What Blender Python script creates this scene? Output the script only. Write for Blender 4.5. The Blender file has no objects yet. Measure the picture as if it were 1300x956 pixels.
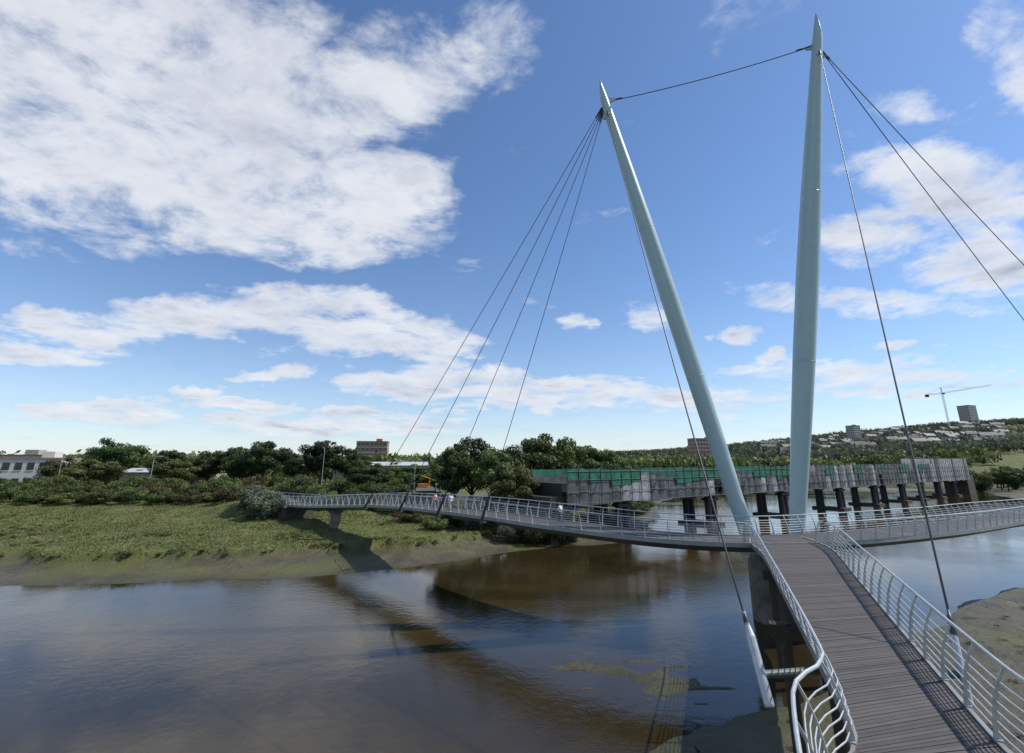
import bpy, math, random
import numpy as np
from mathutils import Vector, Matrix
random.seed(7)
scene = bpy.context.scene
scene.view_settings.view_transform = 'Standard'
scene.view_settings.look = 'None'
scene.view_settings.exposure = 0
COL = scene.collection

# ------------------------------------------------------------------ materials
def new_mat(name):
    m = bpy.data.materials.new(name); m.use_nodes = True
    nt = m.node_tree
    b = nt.nodes.get('Principled BSDF')
    return m, nt, b
def N(nt, t, **kw):
    n = nt.nodes.new(t)
    for k, v in kw.items():
        setattr(n, k, v)
    return n
def ramp(nt, fac, stops):
    r = N(nt, 'ShaderNodeValToRGB')
    el = r.color_ramp.elements
    el[0].position = stops[0][0]; el[0].color = (*stops[0][1], 1)
    el[1].position = stops[1][0]; el[1].color = (*stops[1][1], 1)
    for p, c in stops[2:]:
        e = el.new(p); e.color = (*c, 1)
    nt.links.new(fac, r.inputs[0])
    return r
def noise_tex(nt, scale, detail=6, rough=0.6, vec=None, dist=0.0):
    n = N(nt, 'ShaderNodeTexNoise')
    n.inputs['Scale'].default_value = scale
    n.inputs['Detail'].default_value = detail
    n.inputs['Roughness'].default_value = rough
    n.inputs['Distortion'].default_value = dist
    if vec is not None: nt.links.new(vec, n.inputs['Vector'])
    return n
def simple(name, c, rough=0.6, metal=0.0, var=0.25, scale=3.0, bump=0.1):
    m, nt, b = new_mat(name)
    geo = N(nt, 'ShaderNodeNewGeometry')
    n = noise_tex(nt, scale, 4, 0.65, geo.outputs['Position'])
    lo = tuple(x*(1-var) for x in c); hi = tuple(min(1, x*(1+var)) for x in c)
    r = ramp(nt, n.outputs['Fac'], [(0.3, lo), (0.7, hi)])
    nt.links.new(r.outputs['Color'], b.inputs['Base Color'])
    b.inputs['Roughness'].default_value = rough
    b.inputs['Metallic'].default_value = metal
    if bump:
        bp = N(nt, 'ShaderNodeBump'); bp.inputs['Strength'].default_value = bump
        bp.inputs['Distance'].default_value = 0.05
        nt.links.new(n.outputs['Fac'], bp.inputs['Height'])
        nt.links.new(bp.outputs['Normal'], b.inputs['Normal'])
    return m
def leaf_mat(name, dark, mid, light, brown=None):
    m, nt, b = new_mat(name)
    at = N(nt, 'ShaderNodeAttribute', attribute_name='tint')
    oi = N(nt, 'ShaderNodeObjectInfo')
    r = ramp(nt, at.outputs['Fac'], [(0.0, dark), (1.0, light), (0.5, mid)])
    hsv = N(nt, 'ShaderNodeHueSaturation')
    mr = N(nt, 'ShaderNodeMapRange'); mr.inputs['To Min'].default_value = 0.465; mr.inputs['To Max'].default_value = 0.52
    nt.links.new(oi.outputs['Random'], mr.inputs['Value']); nt.links.new(mr.outputs[0], hsv.inputs['Hue'])
    mm = N(nt, 'ShaderNodeMath', operation='FRACT'); m7 = N(nt, 'ShaderNodeMath', operation='MULTIPLY'); m7.inputs[1].default_value = 7.31
    nt.links.new(oi.outputs['Random'], m7.inputs[0]); nt.links.new(m7.outputs[0], mm.inputs[0])
    mv = N(nt, 'ShaderNodeMapRange'); mv.inputs['To Min'].default_value = 0.7; mv.inputs['To Max'].default_value = 1.45
    nt.links.new(mm.outputs[0], mv.inputs['Value']); nt.links.new(mv.outputs[0], hsv.inputs['Value'])
    nt.links.new(r.outputs['Color'], hsv.inputs['Color'])
    nt.links.new(hsv.outputs['Color'], b.inputs['Base Color'])
    b.inputs['Roughness'].default_value = 0.6
    tr = N(nt, 'ShaderNodeBsdfTranslucent'); nt.links.new(hsv.outputs['Color'], tr.inputs['Color'])
    mx = N(nt, 'ShaderNodeMixShader'); mx.inputs[0].default_value = 0.3
    out = nt.nodes['Material Output']
    nt.links.new(b.outputs[0], mx.inputs[1]); nt.links.new(tr.outputs[0], mx.inputs[2])
    nt.links.new(mx.outputs[0], out.inputs['Surface'])
    return m

M = {}
M['mast'] = simple('mast_paint', (0.37, 0.49, 0.50), 0.32, 0, 0.05, 0.6, 0.01)
M['steel'] = simple('galvanised_steel', (0.50, 0.51, 0.51), 0.38, 0.5, 0.15, 4, 0.02)
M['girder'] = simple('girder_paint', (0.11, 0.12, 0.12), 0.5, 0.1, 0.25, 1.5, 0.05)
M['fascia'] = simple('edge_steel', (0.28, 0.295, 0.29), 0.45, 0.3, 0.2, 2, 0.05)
M['cable'] = simple('cable_steel', (0.06, 0.065, 0.07), 0.45, 0.3, 0.1, 5, 0)
M['dark'] = simple('dark_steel', (0.035, 0.035, 0.035), 0.6, 0.2, 0.3, 3, 0.1)
M['concrete'] = simple('concrete', (0.17, 0.15, 0.12), 0.85, 0, 0.4, 1.2, 0.3)
M['stone'] = simple('weathered_stone', (0.07, 0.055, 0.04), 0.9, 0, 0.5, 1.5, 0.5)
M['timber'] = simple('wet_timber', (0.04, 0.03, 0.02), 0.7, 0, 0.4, 4, 0.4)
M['sheet'] = simple('scaffold_sheet', (0.30, 0.31, 0.315), 0.9, 0, 0.5, 0.8, 0.1)
M['sheet2'] = simple('scaffold_sheet_grey', (0.10, 0.105, 0.11), 0.9, 0, 0.6, 0.5, 0.1)
M['net'] = simple('green_netting', (0.02, 0.13, 0.08), 0.9, 0, 0.6, 0.8, 0.1)
M['pole'] = simple('scaffold_pole', (0.075, 0.075, 0.07), 0.7, 0.1, 0.3, 3, 0)
M['brick'] = simple('brick', (0.34, 0.20, 0.13), 0.85, 0, 0.3, 2, 0.2)
M['render'] = simple('white_render', (0.58, 0.57, 0.53), 0.8, 0, 0.1, 0.7, 0.1)
M['buff'] = simple('buff_wall', (0.36, 0.32, 0.27), 0.85, 0, 0.2, 0.7, 0.1)
M['slate'] = simple('roof_slate', (0.10, 0.095, 0.095), 0.6, 0, 0.3, 1.5, 0.2)
M['whiteroof'] = simple('pale_metal_roof', (0.50, 0.52, 0.54), 0.4, 0.1, 0.1, 0.4, 0.05)
M['glass'] = simple('window_glass', (0.03, 0.04, 0.05), 0.12, 0, 0.2, 1, 0)
M['trim'] = simple('white_trim', (0.7, 0.7, 0.68), 0.5, 0, 0.05, 3, 0)
M['bark'] = simple('bark', (0.09, 0.065, 0.045), 0.9, 0, 0.4, 6, 0.5)
M['orange'] = simple('orange_paint', (0.65, 0.22, 0.04), 0.5, 0, 0.1, 2, 0)
M['rubber'] = simple('rubber', (0.02, 0.02, 0.02), 0.8, 0, 0.2, 3, 0)
M['leafA'] = leaf_mat('foliage_oak', (0.012, 0.022, 0.006), (0.046, 0.078, 0.017), (0.115, 0.155, 0.036))
M['leafB'] = leaf_mat('foliage_light', (0.024, 0.038, 0.010), (0.078, 0.108, 0.024), (0.155, 0.185, 0.05))
M['leafC'] = leaf_mat('foliage_pine', (0.008, 0.014, 0.006), (0.026, 0.046, 0.016), (0.065, 0.092, 0.03))
M['leafW'] = leaf_mat('foliage_willow', (0.04, 0.055, 0.03), (0.10, 0.13, 0.08), (0.19, 0.22, 0.14))
M['leafR'] = leaf_mat('foliage_rust', (0.024, 0.024, 0.008), (0.078, 0.062, 0.02), (0.135, 0.11, 0.035))
M['leafHaze'] = leaf_mat('foliage_hazed_wood', (0.026, 0.036, 0.022), (0.056, 0.076, 0.042), (0.11, 0.135, 0.068))  # aerial haze painted into the leaf colour: paler, less saturated for far trees
M['tuft'] = leaf_mat('foliage_marsh_grass', (0.062, 0.078, 0.018), (0.105, 0.125, 0.028), (0.18, 0.18, 0.055))

# planks
m, nt, b = new_mat('deck_planks')
at = N(nt, 'ShaderNodeAttribute', attribute_name='tint')
geo = N(nt, 'ShaderNodeNewGeometry')
n1 = noise_tex(nt, 1.3, 7, 0.75, geo.outputs['Position'])
ad = N(nt, 'ShaderNodeMath', operation='MULTIPLY_ADD'); nt.links.new(at.outputs['Fac'], ad.inputs[0]); ad.inputs[1].default_value = 0.6; nt.links.new(n1.outputs['Fac'], ad.inputs[2])
mu = N(nt, 'ShaderNodeMath', operation='MULTIPLY'); mu.inputs[1].default_value = 0.6; nt.links.new(ad.outputs[0], mu.inputs[0])
r = ramp(nt, mu.outputs[0], [(0.2, (0.046, 0.040, 0.036)), (0.8, (0.108, 0.096, 0.088))])
nt.links.new(r.outputs[0], b.inputs['Base Color']); b.inputs['Roughness'].default_value = 0.75
M['plank'] = m

# ------------------------------------------------------------------ mesh builder
class MB:
    def __init__(s): s.v = []; s.f = []; s.m = []; s.t = []
    def face(s, idx, mi=0, t=0.5): s.f.append(idx); s.m.append(mi); s.t.append(t)
    def hexa(s, p, mi=0, t=0.5):
        o = len(s.v); s.v += [tuple(q) for q in p]
        for q in ((0,3,2,1),(4,5,6,7),(0,1,5,4),(1,2,6,5),(2,3,7,6),(3,0,4,7)):
            s.face(tuple(o+i for i in q), mi, t)
    def box(s, c, size, rz=0.0, mi=0, t=0.5):
        hx, hy, hz = size[0]/2, size[1]/2, size[2]/2
        ca, sa = math.cos(rz), math.sin(rz)
        p = []
        for z in (-hz, hz):
            for x, y in ((-hx,-hy),(hx,-hy),(hx,hy),(-hx,hy)):
                p.append((c[0]+x*ca-y*sa, c[1]+x*sa+y*ca, c[2]+z))
        s.hexa(p, mi, t)
    def tube(s, pts, rad, sides=6, mi=0, caps=True, t=0.5):
        pts = [Vector(p) for p in pts]
        if not hasattr(rad, '__len__'): rad = [rad]*len(pts)
        o = len(s.v); prev = None
        for i, p in enumerate(pts):
            d = (pts[min(i+1, len(pts)-1)] - pts[max(i-1, 0)])
            if d.length < 1e-9: d = Vector((0,0,1))
            d.normalize()
            if prev is None:
                up = Vector((0,0,1)) if abs(d.z) < 0.9 else Vector((1,0,0))
                a = d.cross(up).normalized()
            else:
                a = (prev - d*prev.dot(d)).normalized()
            prev = a; bb = d.cross(a)
            for k in range(sides):
                an = 2*math.pi*k/sides
                q = p + (a*math.cos(an)+bb*math.sin(an))*rad[i]
                s.v.append(tuple(q))
        for i in range(len(pts)-1):
            for k in range(sides):
                k2 = (k+1) % sides
                s.face((o+i*sides+k, o+i*sides+k2, o+(i+1)*sides+k2, o+(i+1)*sides+k), mi, t)
        if caps:
            s.face(tuple(o+k for k in reversed(range(sides))), mi, t)
            s.face(tuple(o+(len(pts)-1)*sides+k for k in range(sides)), mi, t)
    def obj(s, name, mats, smooth=False, parent=None, tint=False):
        me = bpy.data.meshes.new(name)
        me.from_pydata(s.v, [], s.f)
        for mm in mats: me.materials.append(M[mm])
        me.polygons.foreach_set('material_index', s.m)
        if smooth: me.polygons.foreach_set('use_smooth', [True]*len(s.f))
        if tint:
            a = me.attributes.new('tint', 'FLOAT', 'FACE'); a.data.foreach_set('value', s.t)
        me.update()
        ob = bpy.data.objects.new(name, me); COL.objects.link(ob)
        if parent: ob.parent = parent
        return ob
def empty(name, loc=(0,0,0)):
    e = bpy.data.objects.new(name, None); e.empty_display_size = 0.5
    COL.objects.link(e); e.location = loc
    return e
def catmull(P, step):
    P = [Vector(p) for p in P]
    P = [P[0]*2-P[1]] + P + [P[-1]*2-P[-2]]
    out = []
    for i in range(1, len(P)-2):
        p0, p1, p2, p3 = P[i-1:i+3]
        n = 24
        for k in range(n):
            t = k/n
            out.append(0.5*((2*p1)+(-p0+p2)*t+(2*p0-5*p1+4*p2-p3)*t*t+(-p0+3*p1-3*p2+p3)*t**3))
    out.append(P[-2])
    return resample(out, step)
def resample(pts, step=None, n=None):
    L = [0]
    for a, b in zip(pts, pts[1:]): L.append(L[-1]+(b-a).length)
    if n is None: n = max(2, int(round(L[-1]/step))+1)
    out = []; j = 0
    for i in range(n):
        s = L[-1]*i/(n-1)
        while j < len(L)-2 and L[j+1] < s: j += 1
        t = (s-L[j])/max(1e-9, L[j+1]-L[j])
        out.append(pts[j].lerp(pts[j+1], t))
    return out

# ------------------------------------------------------------------ terrain
def hsh(ix, iy, s):
    n = np.sin(ix*127.1+iy*311.7+s*74.7)*43758.5453
    return n-np.floor(n)
def vnoise(x, y, s=0):
    ix, iy = np.floor(x), np.floor(y); fx, fy = x-ix, y-iy
    fx = fx*fx*(3-2*fx); fy = fy*fy*(3-2*fy)
    a = hsh(ix,iy,s)*(1-fx)+hsh(ix+1,iy,s)*fx
    b = hsh(ix,iy+1,s)*(1-fx)+hsh(ix+1,iy+1,s)*fx
    return a*(1-fy)+b*fy
def fbm(x, y, s=0, o=4):
    r = 0; a = 0.5
    for i in range(o):
        r = r+a*vnoise(x*2**i, y*2**i, s+i); a *= 0.5
    return r
far_bank = [(-3000,10),(-400,45),(-150,52),(-53,53.5),(-37,54),(-22.6,57),(-8.8,64),(-1,69),(4.5,73.6),(17.4,80),(30,105),(43,150),(75,210),(140,270),(260,330),(600,430)]
near_bank = [(640,380),(300,280),(215,225),(185,190),(155,140),(115,92),(84,66),(51,51),(39,47),(27,37),(17,30),(9,26),(-5,17),(-40,8),(-150,0),(-400,-20),(-3000,-60)]
poly = np.array(far_bank+near_bank, float)
nfar = len(far_bank)
def river_d(x, y):
    best = np.full(x.shape, 1e9); side = np.zeros(x.shape)
    inside = np.zeros(x.shape, bool)
    n = len(poly)
    for i in range(n):
        ax, ay = poly[i]; bx, by = poly[(i+1) % n]
        cond = ((ay > y) != (by > y))
        xi = ax+(y-ay)/(by-ay+1e-12)*(bx-ax)
        inside ^= cond & (x < xi)
        if i == nfar-1 or i == n-1: continue
        dx, dy = bx-ax, by-ay
        t = np.clip(((x-ax)*dx+(y-ay)*dy)/(dx*dx+dy*dy), 0, 1)
        d = np.hypot(x-ax-t*dx, y-ay-t*dy)
        mk = d < best
        best = np.where(mk, d, best); side = np.where(mk, 1.0 if i >= nfar else 0.0, side)
    return np.where(inside, -best, best), side
def sst(x, a, b):
    t = np.clip((x-a)/(b-a), 0, 1); return t*t*(3-2*t)
def height(x, y):
    x = np.asarray(x, float); y = np.asarray(y, float)
    d, side = river_d(x, y)
    dn = d+(fbm(x*0.12, y*0.12, 3)-0.47)*5
    w = np.where(side > 0.5, 15.0, 6.5)+ (fbm(x*0.22, y*0.22, 21)-.47)*6
    h = np.where(dn < 0, np.maximum(-2.5, dn*0.12)-0.01, 0)
    mud = 0.95*np.clip(dn/w, 0, 1)
    mud = mud+0.30*(fbm(x*0.45, y*0.45, 9, 5)-0.46)*np.clip(dn/2, 0, 1)
    sc = sst(dn, w, w+1.2)*0.95
    up = sst(dn, w+2, w+45)*2.7
    h = h+np.where(dn > 0, mud+sc+up, 0)
    h = h+np.where(side > 0.5, sst(dn, 16, 30)*2.6, 0)
    h = h+0.55*(fbm(x*0.22, y*0.3, 5, 5)-0.46)*np.clip((dn-w)/4, 0, 1)
    # drainage runnels cut into the near mudflat
    rn = np.abs(vnoise(x*0.16+0.05*y, y*0.30, 61)-0.5)
    h = h-np.where((side > .5)&(dn > 0), 0.22*np.exp(-(rn/0.035)**2)*np.clip(dn/3, 0, 1)*np.clip((17-dn)/4, 0, 1), 0)
    # abutment mound at the far end of the footbridge
    k = np.exp(-(np.hypot((x+47)/11, (y-92)/9))**4)
    h = np.where(k > 0.02, np.maximum(h, 5.2*k), h)
    # sand bank up river
    k = np.exp(-(np.hypot((x-165)/42, (y-232)/14))**4)
    h = np.where(k > 0.001, np.maximum(h, -1.5+2.2*k), h)
    # shallow mud flat under the approach span: broken streaks just awash
    k = np.exp(-(np.hypot((x-7)/10, (y-31)/6.5))**2)
    st_ = 0.0+1.1*(fbm(x*.5, y*1.1, 12, 6)-.50)-0.8*(1-k)
    h = np.where((dn < 1) & (k > 0.05), np.maximum(h, np.minimum(st_, 0.06)), h)
    # hills
    g = lambda cx, cy, a, s: a*np.exp(-((x-cx)**2+(y-cy)**2)/(2*s*s))
    far = sst(np.hypot(x, y), 260, 700)
    h = h+far*(g(1350,1200,92,600)+g(-900,1500,22,500)+g(2600,2500,110,900)+g(300,2600,22,700)) + far*9*(fbm(x*0.006, y*0.006, 4)-0.45)
    return h
def hz(x, y): return float(height(np.array([x]), np.array([y]))[0])

def axis(a, b, step, lo, hi, g=1.12):
    c = list(np.arange(a, b+1e-6, step)); s = step; v = b; r = []
    while v < hi: s *= g; v += s; r.append(v)
    s = step; v = a; l = []
    while v > lo: s *= g; v -= s; l.append(v)
    return np.array(l[::-1]+c+r)
X = axis(-95, 110, 0.5, -6000, 6000, 1.07); Y = axis(-10, 110, 0.42, -600, 7000, 1.07)
gx, gy = np.meshgrid(X, Y)
gz = height(gx, gy)
nx, ny = len(X), len(Y)
co = np.stack([gx, gy, gz], -1).reshape(-1, 3)
idx = np.arange(nx*ny).reshape(ny, nx)
fc = np.stack([idx[:-1,:-1], idx[:-1,1:], idx[1:,1:], idx[1:,:-1]], -1).reshape(-1, 4)
def np_mesh(name, co, fc, mats, tint=None, smooth=False, mi=None):
    me = bpy.data.meshes.new(name)
    me.vertices.add(len(co)); me.vertices.foreach_set('co', np.asarray(co, np.float32).ravel())
    k = fc.shape[1]
    me.loops.add(fc.size); me.loops.foreach_set('vertex_index', fc.astype(np.int32).ravel())
    me.polygons.add(len(fc)); me.polygons.foreach_set('loop_start', (np.arange(len(fc))*k).astype(np.int32))
    if smooth: me.polygons.foreach_set('use_smooth', np.ones(len(fc), bool))
    for mm in mats: me.materials.append(M[mm] if isinstance(mm, str) else mm)
    if mi is not None: me.polygons.foreach_set('material_index', np.asarray(mi, np.int32))
    if tint is not None:
        a = me.attributes.new('tint', 'FLOAT', 'FACE'); a.data.foreach_set('value', np.asarray(tint, np.float32))
    me.update(calc_edges=True); me.validate()
    return me
# ground material: wet mud, algae film, salt-marsh turf
m, nt, b = new_mat('ground_mud_and_grass')
geo = N(nt, 'ShaderNodeNewGeometry'); sep = N(nt, 'ShaderNodeSeparateXYZ'); nt.links.new(geo.outputs['Position'], sep.inputs[0])
nA = noise_tex(nt, 0.25, 9, 0.7, geo.outputs['Position'], 0.5); nB = noise_tex(nt, 1.8, 7, 0.72, geo.outputs['Position'])
mudc = ramp(nt, nA.outputs['Fac'], [(0.34, (0.046, 0.038, 0.020)), (0.66, (0.130, 0.106, 0.062)), (0.5, (0.080, 0.068, 0.034))])
nAl = noise_tex(nt, 0.11, 8, 0.7, geo.outputs['Position'], 0.8)
alr = N(nt, 'ShaderNodeMapRange'); alr.inputs['From Min'].default_value = 0.46; alr.inputs['From Max'].default_value = 0.60; nt.links.new(nAl.outputs['Fac'], alr.inputs['Value'])
alg = N(nt, 'ShaderNodeMixRGB'); alg.inputs[2].default_value = (0.095, 0.100, 0.012, 1)
alf = N(nt, 'ShaderNodeMath', operation='MULTIPLY'); alf.inputs[1].default_value = 0.8; nt.links.new(alr.outputs[0], alf.inputs[0])
nt.links.new(alf.outputs[0], alg.inputs[0]); nt.links.new(mudc.outputs[0], alg.inputs[1])
nG = noise_tex(nt, 0.35, 9, 0.72, geo.outputs['Position'])
grc = ramp(nt, nG.outputs['Fac'], [(0.32, (0.050, 0.062, 0.015)), (0.68, (0.165, 0.150, 0.055)), (0.5, (0.092, 0.112, 0.024))])
zz = N(nt, 'ShaderNodeMath', operation='MULTIPLY_ADD'); nt.links.new(nB.outputs['Fac'], zz.inputs[0]); zz.inputs[1].default_value = 0.9; nt.links.new(sep.outputs['Z'], zz.inputs[2])
mr = N(nt, 'ShaderNodeMapRange'); mr.inputs['From Min'].default_value = 1.45; mr.inputs['From Max'].default_value = 2.1; nt.links.new(zz.outputs[0], mr.inputs['Value'])
mx = N(nt, 'ShaderNodeMixRGB'); nt.links.new(mr.outputs[0], mx.inputs[0]); nt.links.new(alg.outputs[0], mx.inputs[1]); nt.links.new(grc.outputs[0], mx.inputs[2])
wet = N(nt, 'ShaderNodeMapRange'); wet.inputs['From Min'].default_value = 0.0; wet.inputs['From Max'].default_value = 0.35; wet.inputs['To Min'].default_value = 0.65; wet.inputs['To Max'].default_value = 1.0
nt.links.new(sep.outputs['Z'], wet.inputs['Value'])
mw = N(nt, 'ShaderNodeMixRGB', blend_type='MULTIPLY'); mw.inputs[0].default_value = 1; nt.links.new(mx.outputs[0], mw.inputs[1]); nt.links.new(wet.outputs[0], mw.inputs[2])
nt.links.new(mw.outputs[0], b.inputs['Base Color'])
ro = N(nt, 'ShaderNodeMapRange'); ro.inputs['To Min'].default_value = 0.5; ro.inputs['To Max'].default_value = 0.95; nt.links.new(mr.outputs[0], ro.inputs['Value']); nt.links.new(ro.outputs[0], b.inputs['Roughness'])
bp = N(nt, 'ShaderNodeBump'); bp.inputs['Strength'].default_value = 0.9; bp.inputs['Distance'].default_value = 0.4; nt.links.new(nB.outputs['Fac'], bp.inputs['Height']); nt.links.new(bp.outputs[0], b.inputs['Normal'])
gm = m
me = np_mesh('ground', co, fc, [gm], smooth=True)
ground = bpy.data.objects.new('ground', me); COL.objects.link(ground)

# water
m, nt, b = new_mat('river_water')
geo = N(nt, 'ShaderNodeNewGeometry')
nL = noise_tex(nt, 0.05, 6, 0.6, geo.outputs['Position'], 1.0)
wc = ramp(nt, nL.outputs['Fac'], [(0.35, (0.016, 0.012, 0.006)), (0.65, (0.048, 0.034, 0.012))])
nt.links.new(wc.outputs[0], b.inputs['Base Color'])
b.inputs['Roughness'].default_value = 0.035; b.inputs['IOR'].default_value = 1.40
w1 = noise_tex(nt, 1.6, 5, 0.6, geo.outputs['Position'], 0.4); w2 = noise_tex(nt, 9, 3, 0.5, geo.outputs['Position'])
msk = noise_tex(nt, 0.06, 5, 0.6, geo.outputs['Position'])
mk = N(nt, 'ShaderNodeMapRange'); mk.inputs['From Min'].default_value = 0.4; mk.inputs['From Max'].default_value = 0.6; mk.inputs['To Min'].default_value = 0.22; mk.inputs['To Max'].default_value = 1.0
nt.links.new(msk.outputs['Fac'], mk.inputs['Value'])
sm = N(nt, 'ShaderNodeMath', operation='MULTIPLY_ADD'); nt.links.new(w2.outputs['Fac'], sm.inputs[0]); sm.inputs[1].default_value = 0.3; nt.links.new(w1.outputs['Fac'], sm.inputs[2])
s2 = N(nt, 'ShaderNodeMath', operation='MULTIPLY'); nt.links.new(sm.outputs[0], s2.inputs[0]); nt.links.new(mk.outputs[0], s2.inputs[1])
bp = N(nt, 'ShaderNodeBump'); bp.inputs['Strength'].default_value = 0.32; bp.inputs['Distance'].default_value = 0.06
nt.links.new(s2.outputs[0], bp.inputs['Height']); nt.links.new(bp.outputs[0], b.inputs['Normal'])
wm = m
me = np_mesh('river_water', np.array([(-3000,-300,0),(1500,-300,0),(1500,900,0),(-3000,900,0)], float), np.array([[0,1,2,3]]), [wm])
COL.objects.link(bpy.data.objects.new('river_water', me))

# ------------------------------------------------------------------ footbridge
bridge = empty('cable_stayed_footbridge')
C = [(-46,92,5.3),(-39,87,5.3),(-33,81.5,5.4),(-27,77,5.75),(-16,67,6.6),(-4,52.4,7.05),(4.5,43,6.95),(11.7,38.6,6.65),(18.9,37.7,6.5),(26.6,39.7,6.5),(38.7,45,6.5),(55,54,6.45),(75,62,6.4),(105,64,6.3)]
cl = catmull(C, 0.17)
HW = 1.85
def normals(p):
    out = []
    for i in range(len(p)):
        d = p[min(i+1,len(p)-1)]-p[max(i-1,0)]; d.z = 0; d.normalize()
        out.append(Vector((d.y, -d.x, 0)))   # right of travel
    return out
nn = normals(cl)
Ledge = [p-n*HW for p, n in zip(cl, nn)]; Redge = [p+n*HW for p, n in zip(cl, nn)]
def deck(L, Rr, tag, dz=0.0):
    pl = MB(); n = len(L); up = Vector((0,0,1))
    for i in range(n-1):
        a, b_, c, d = L[i], L[i+1], Rr[i+1], Rr[i]
        a2 = a.lerp(b_, 0.06); b2 = a.lerp(b_, 0.94); d2 = d.lerp(c, 0.06); c2 = d.lerp(c, 0.94)
        z = Vector((0,0,dz+random.uniform(-0.004, 0.004)))
        pl.hexa([a2+z-up*0.05, d2+z-up*0.05, c2+z-up*0.05, b2+z-up*0.05, a2+z, d2+z, c2+z, b2+z], 0, random.random())
    o = pl.obj('deck_planks_'+tag, ['plank'], parent=bridge, tint=True)
    g = MB(); K = range(0, n, 4)
    secs = []
    for i in K:
        l, r_ = L[i], Rr[i]; ax = (r_-l); w = ax.length; ax.normalize(); z = Vector((0,0,dz))
        lo = l-ax*0.12; ro_ = r_+ax*0.12
        secs.append([lo+z+up*0.05, lo+z-up*0.26, l+ax*w*0.28+z-up*0.75, r_-ax*w*0.28+z-up*0.75, ro_+z-up*0.26, ro_+z+up*0.05, r_+z+up*0.05, r_+z-up*0.06, l+z-up*0.06, l+z+up*0.05])
    for s_ in secs: g.v += [tuple(q) for q in s_]
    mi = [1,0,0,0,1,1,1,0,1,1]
    for i in range(len(secs)-1):
        for k in range(10):
            k2 = (k+1) % 10
            g.face((i*10+k, i*10+k2, (i+1)*10+k2, (i+1)*10+k), mi[k])
    g.face(tuple(range(10))); g.face(tuple((len(secs)-1)*10+k for k in reversed(range(10))))
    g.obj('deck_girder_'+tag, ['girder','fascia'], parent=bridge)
deck(Ledge, Redge, 'main')
nl = catmull([(18.2,38.6,6.5),(17.0,36.0,6.5),(15.8,32,6.5),(12.5,24,6.5),(7.95,13.2,6.5),(6.9,11.2,6.5),(5.4,9.6,6.5),(3.0,4,6.5),(2.0,-3,6.5)], 0.17)
nr = catmull([(22.3,39.3,6.5),(22.0,37.2,6.5),(20.9,33.2,6.5),(16.9,25.3,6.5),(10.6,12.9,6.5),(9.3,10,6.5),(7,4,6.5),(6,-3,6.5)], 0.17)
nr = resample(nr, n=len(nl))
deck(nl, nr, 'near', -0.012)

def railing(base, outs, name, s0=0, s1=None):
    base = base[s0:s1]; outs = outs[s0:s1]
    mb = MB()
    bs = [b_+Vector((0,0,0.05)) for b_ in base]
    prof = [(0.06,0.0),(0.10,0.35),(0.17,0.75),(0.30,1.12),(0.42,1.36)]
    def at(b_, o, h):
        for (x0,h0),(x1,h1) in zip(prof, prof[1:]):
            if h <= h1: break
        t = (h-h0)/(h1-h0)
        return b_+o*(x0+(x1-x0)*t)+Vector((0,0,h))
    idx = list(range(0, len(bs), 3))
    if idx[-1] != len(bs)-1: idx.append(len(bs)-1)
    for h, r_ in ((0.16,0.017),(0.34,0.017),(0.52,0.017),(0.70,0.017),(0.88,0.017),(1.06,0.017)):
        mb.tube([at(bs[i], outs[i], h) for i in idx], r_, 5)
    mb.tube([at(bs[i], outs[i], 1.36) for i in idx], 0.040, 8)
    for i in range(0, len(bs), 9):
        o = outs[i]; tdir = Vector((-o.y, o.x, 0))*0.02
        pr = [at(bs[i], o, h) for h in (0.0, 0.35, 0.75, 1.12, 1.34)]
        wd = [0.13, 0.10, 0.075, 0.06, 0.05]
        for k in range(4):
            a, c = pr[k], pr[k+1]; wa, wc_ = wd[k], wd[k+1]
            mb.hexa([a-tdir-o*wa/2, a-tdir+o*wa/2, a+tdir+o*wa/2, a+tdir-o*wa/2, c-tdir-o*wc_/2, c-tdir+o*wc_/2, c+tdir+o*wc_/2, c+tdir-o*wc_/2])
        mb.box(bs[i]+o*0.06+Vector((0,0,0.005)), (0.2,0.14,0.02), math.atan2(tdir.y, tdir.x))
    mb.obj(name, ['steel'], parent=bridge)
def nearest(pts, x, y): return min(range(len(pts)), key=lambda i: (pts[i].x-x)**2+(pts[i].y-y)**2)
railing(Ledge, [-n for n in nn], 'railing_far_side')
iA = nearest(Redge, 16.6, 35.9); iB = nearest(Redge, 22.6, 36.6)
railing(Redge, nn, 'railing_near_side_west', 0, iA)
railing(Redge, nn, 'railing_near_side_east', iB, None)
jL = nearest(nl, 16.8, 35.4); jR = nearest(nr, 21.9, 36.6)
railing(nl, [n for n in normals(nl)], 'railing_approach_left', jL, None)
railing(nr, [-n for n in normals(nr)], 'railing_approach_right', jR, None)

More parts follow.
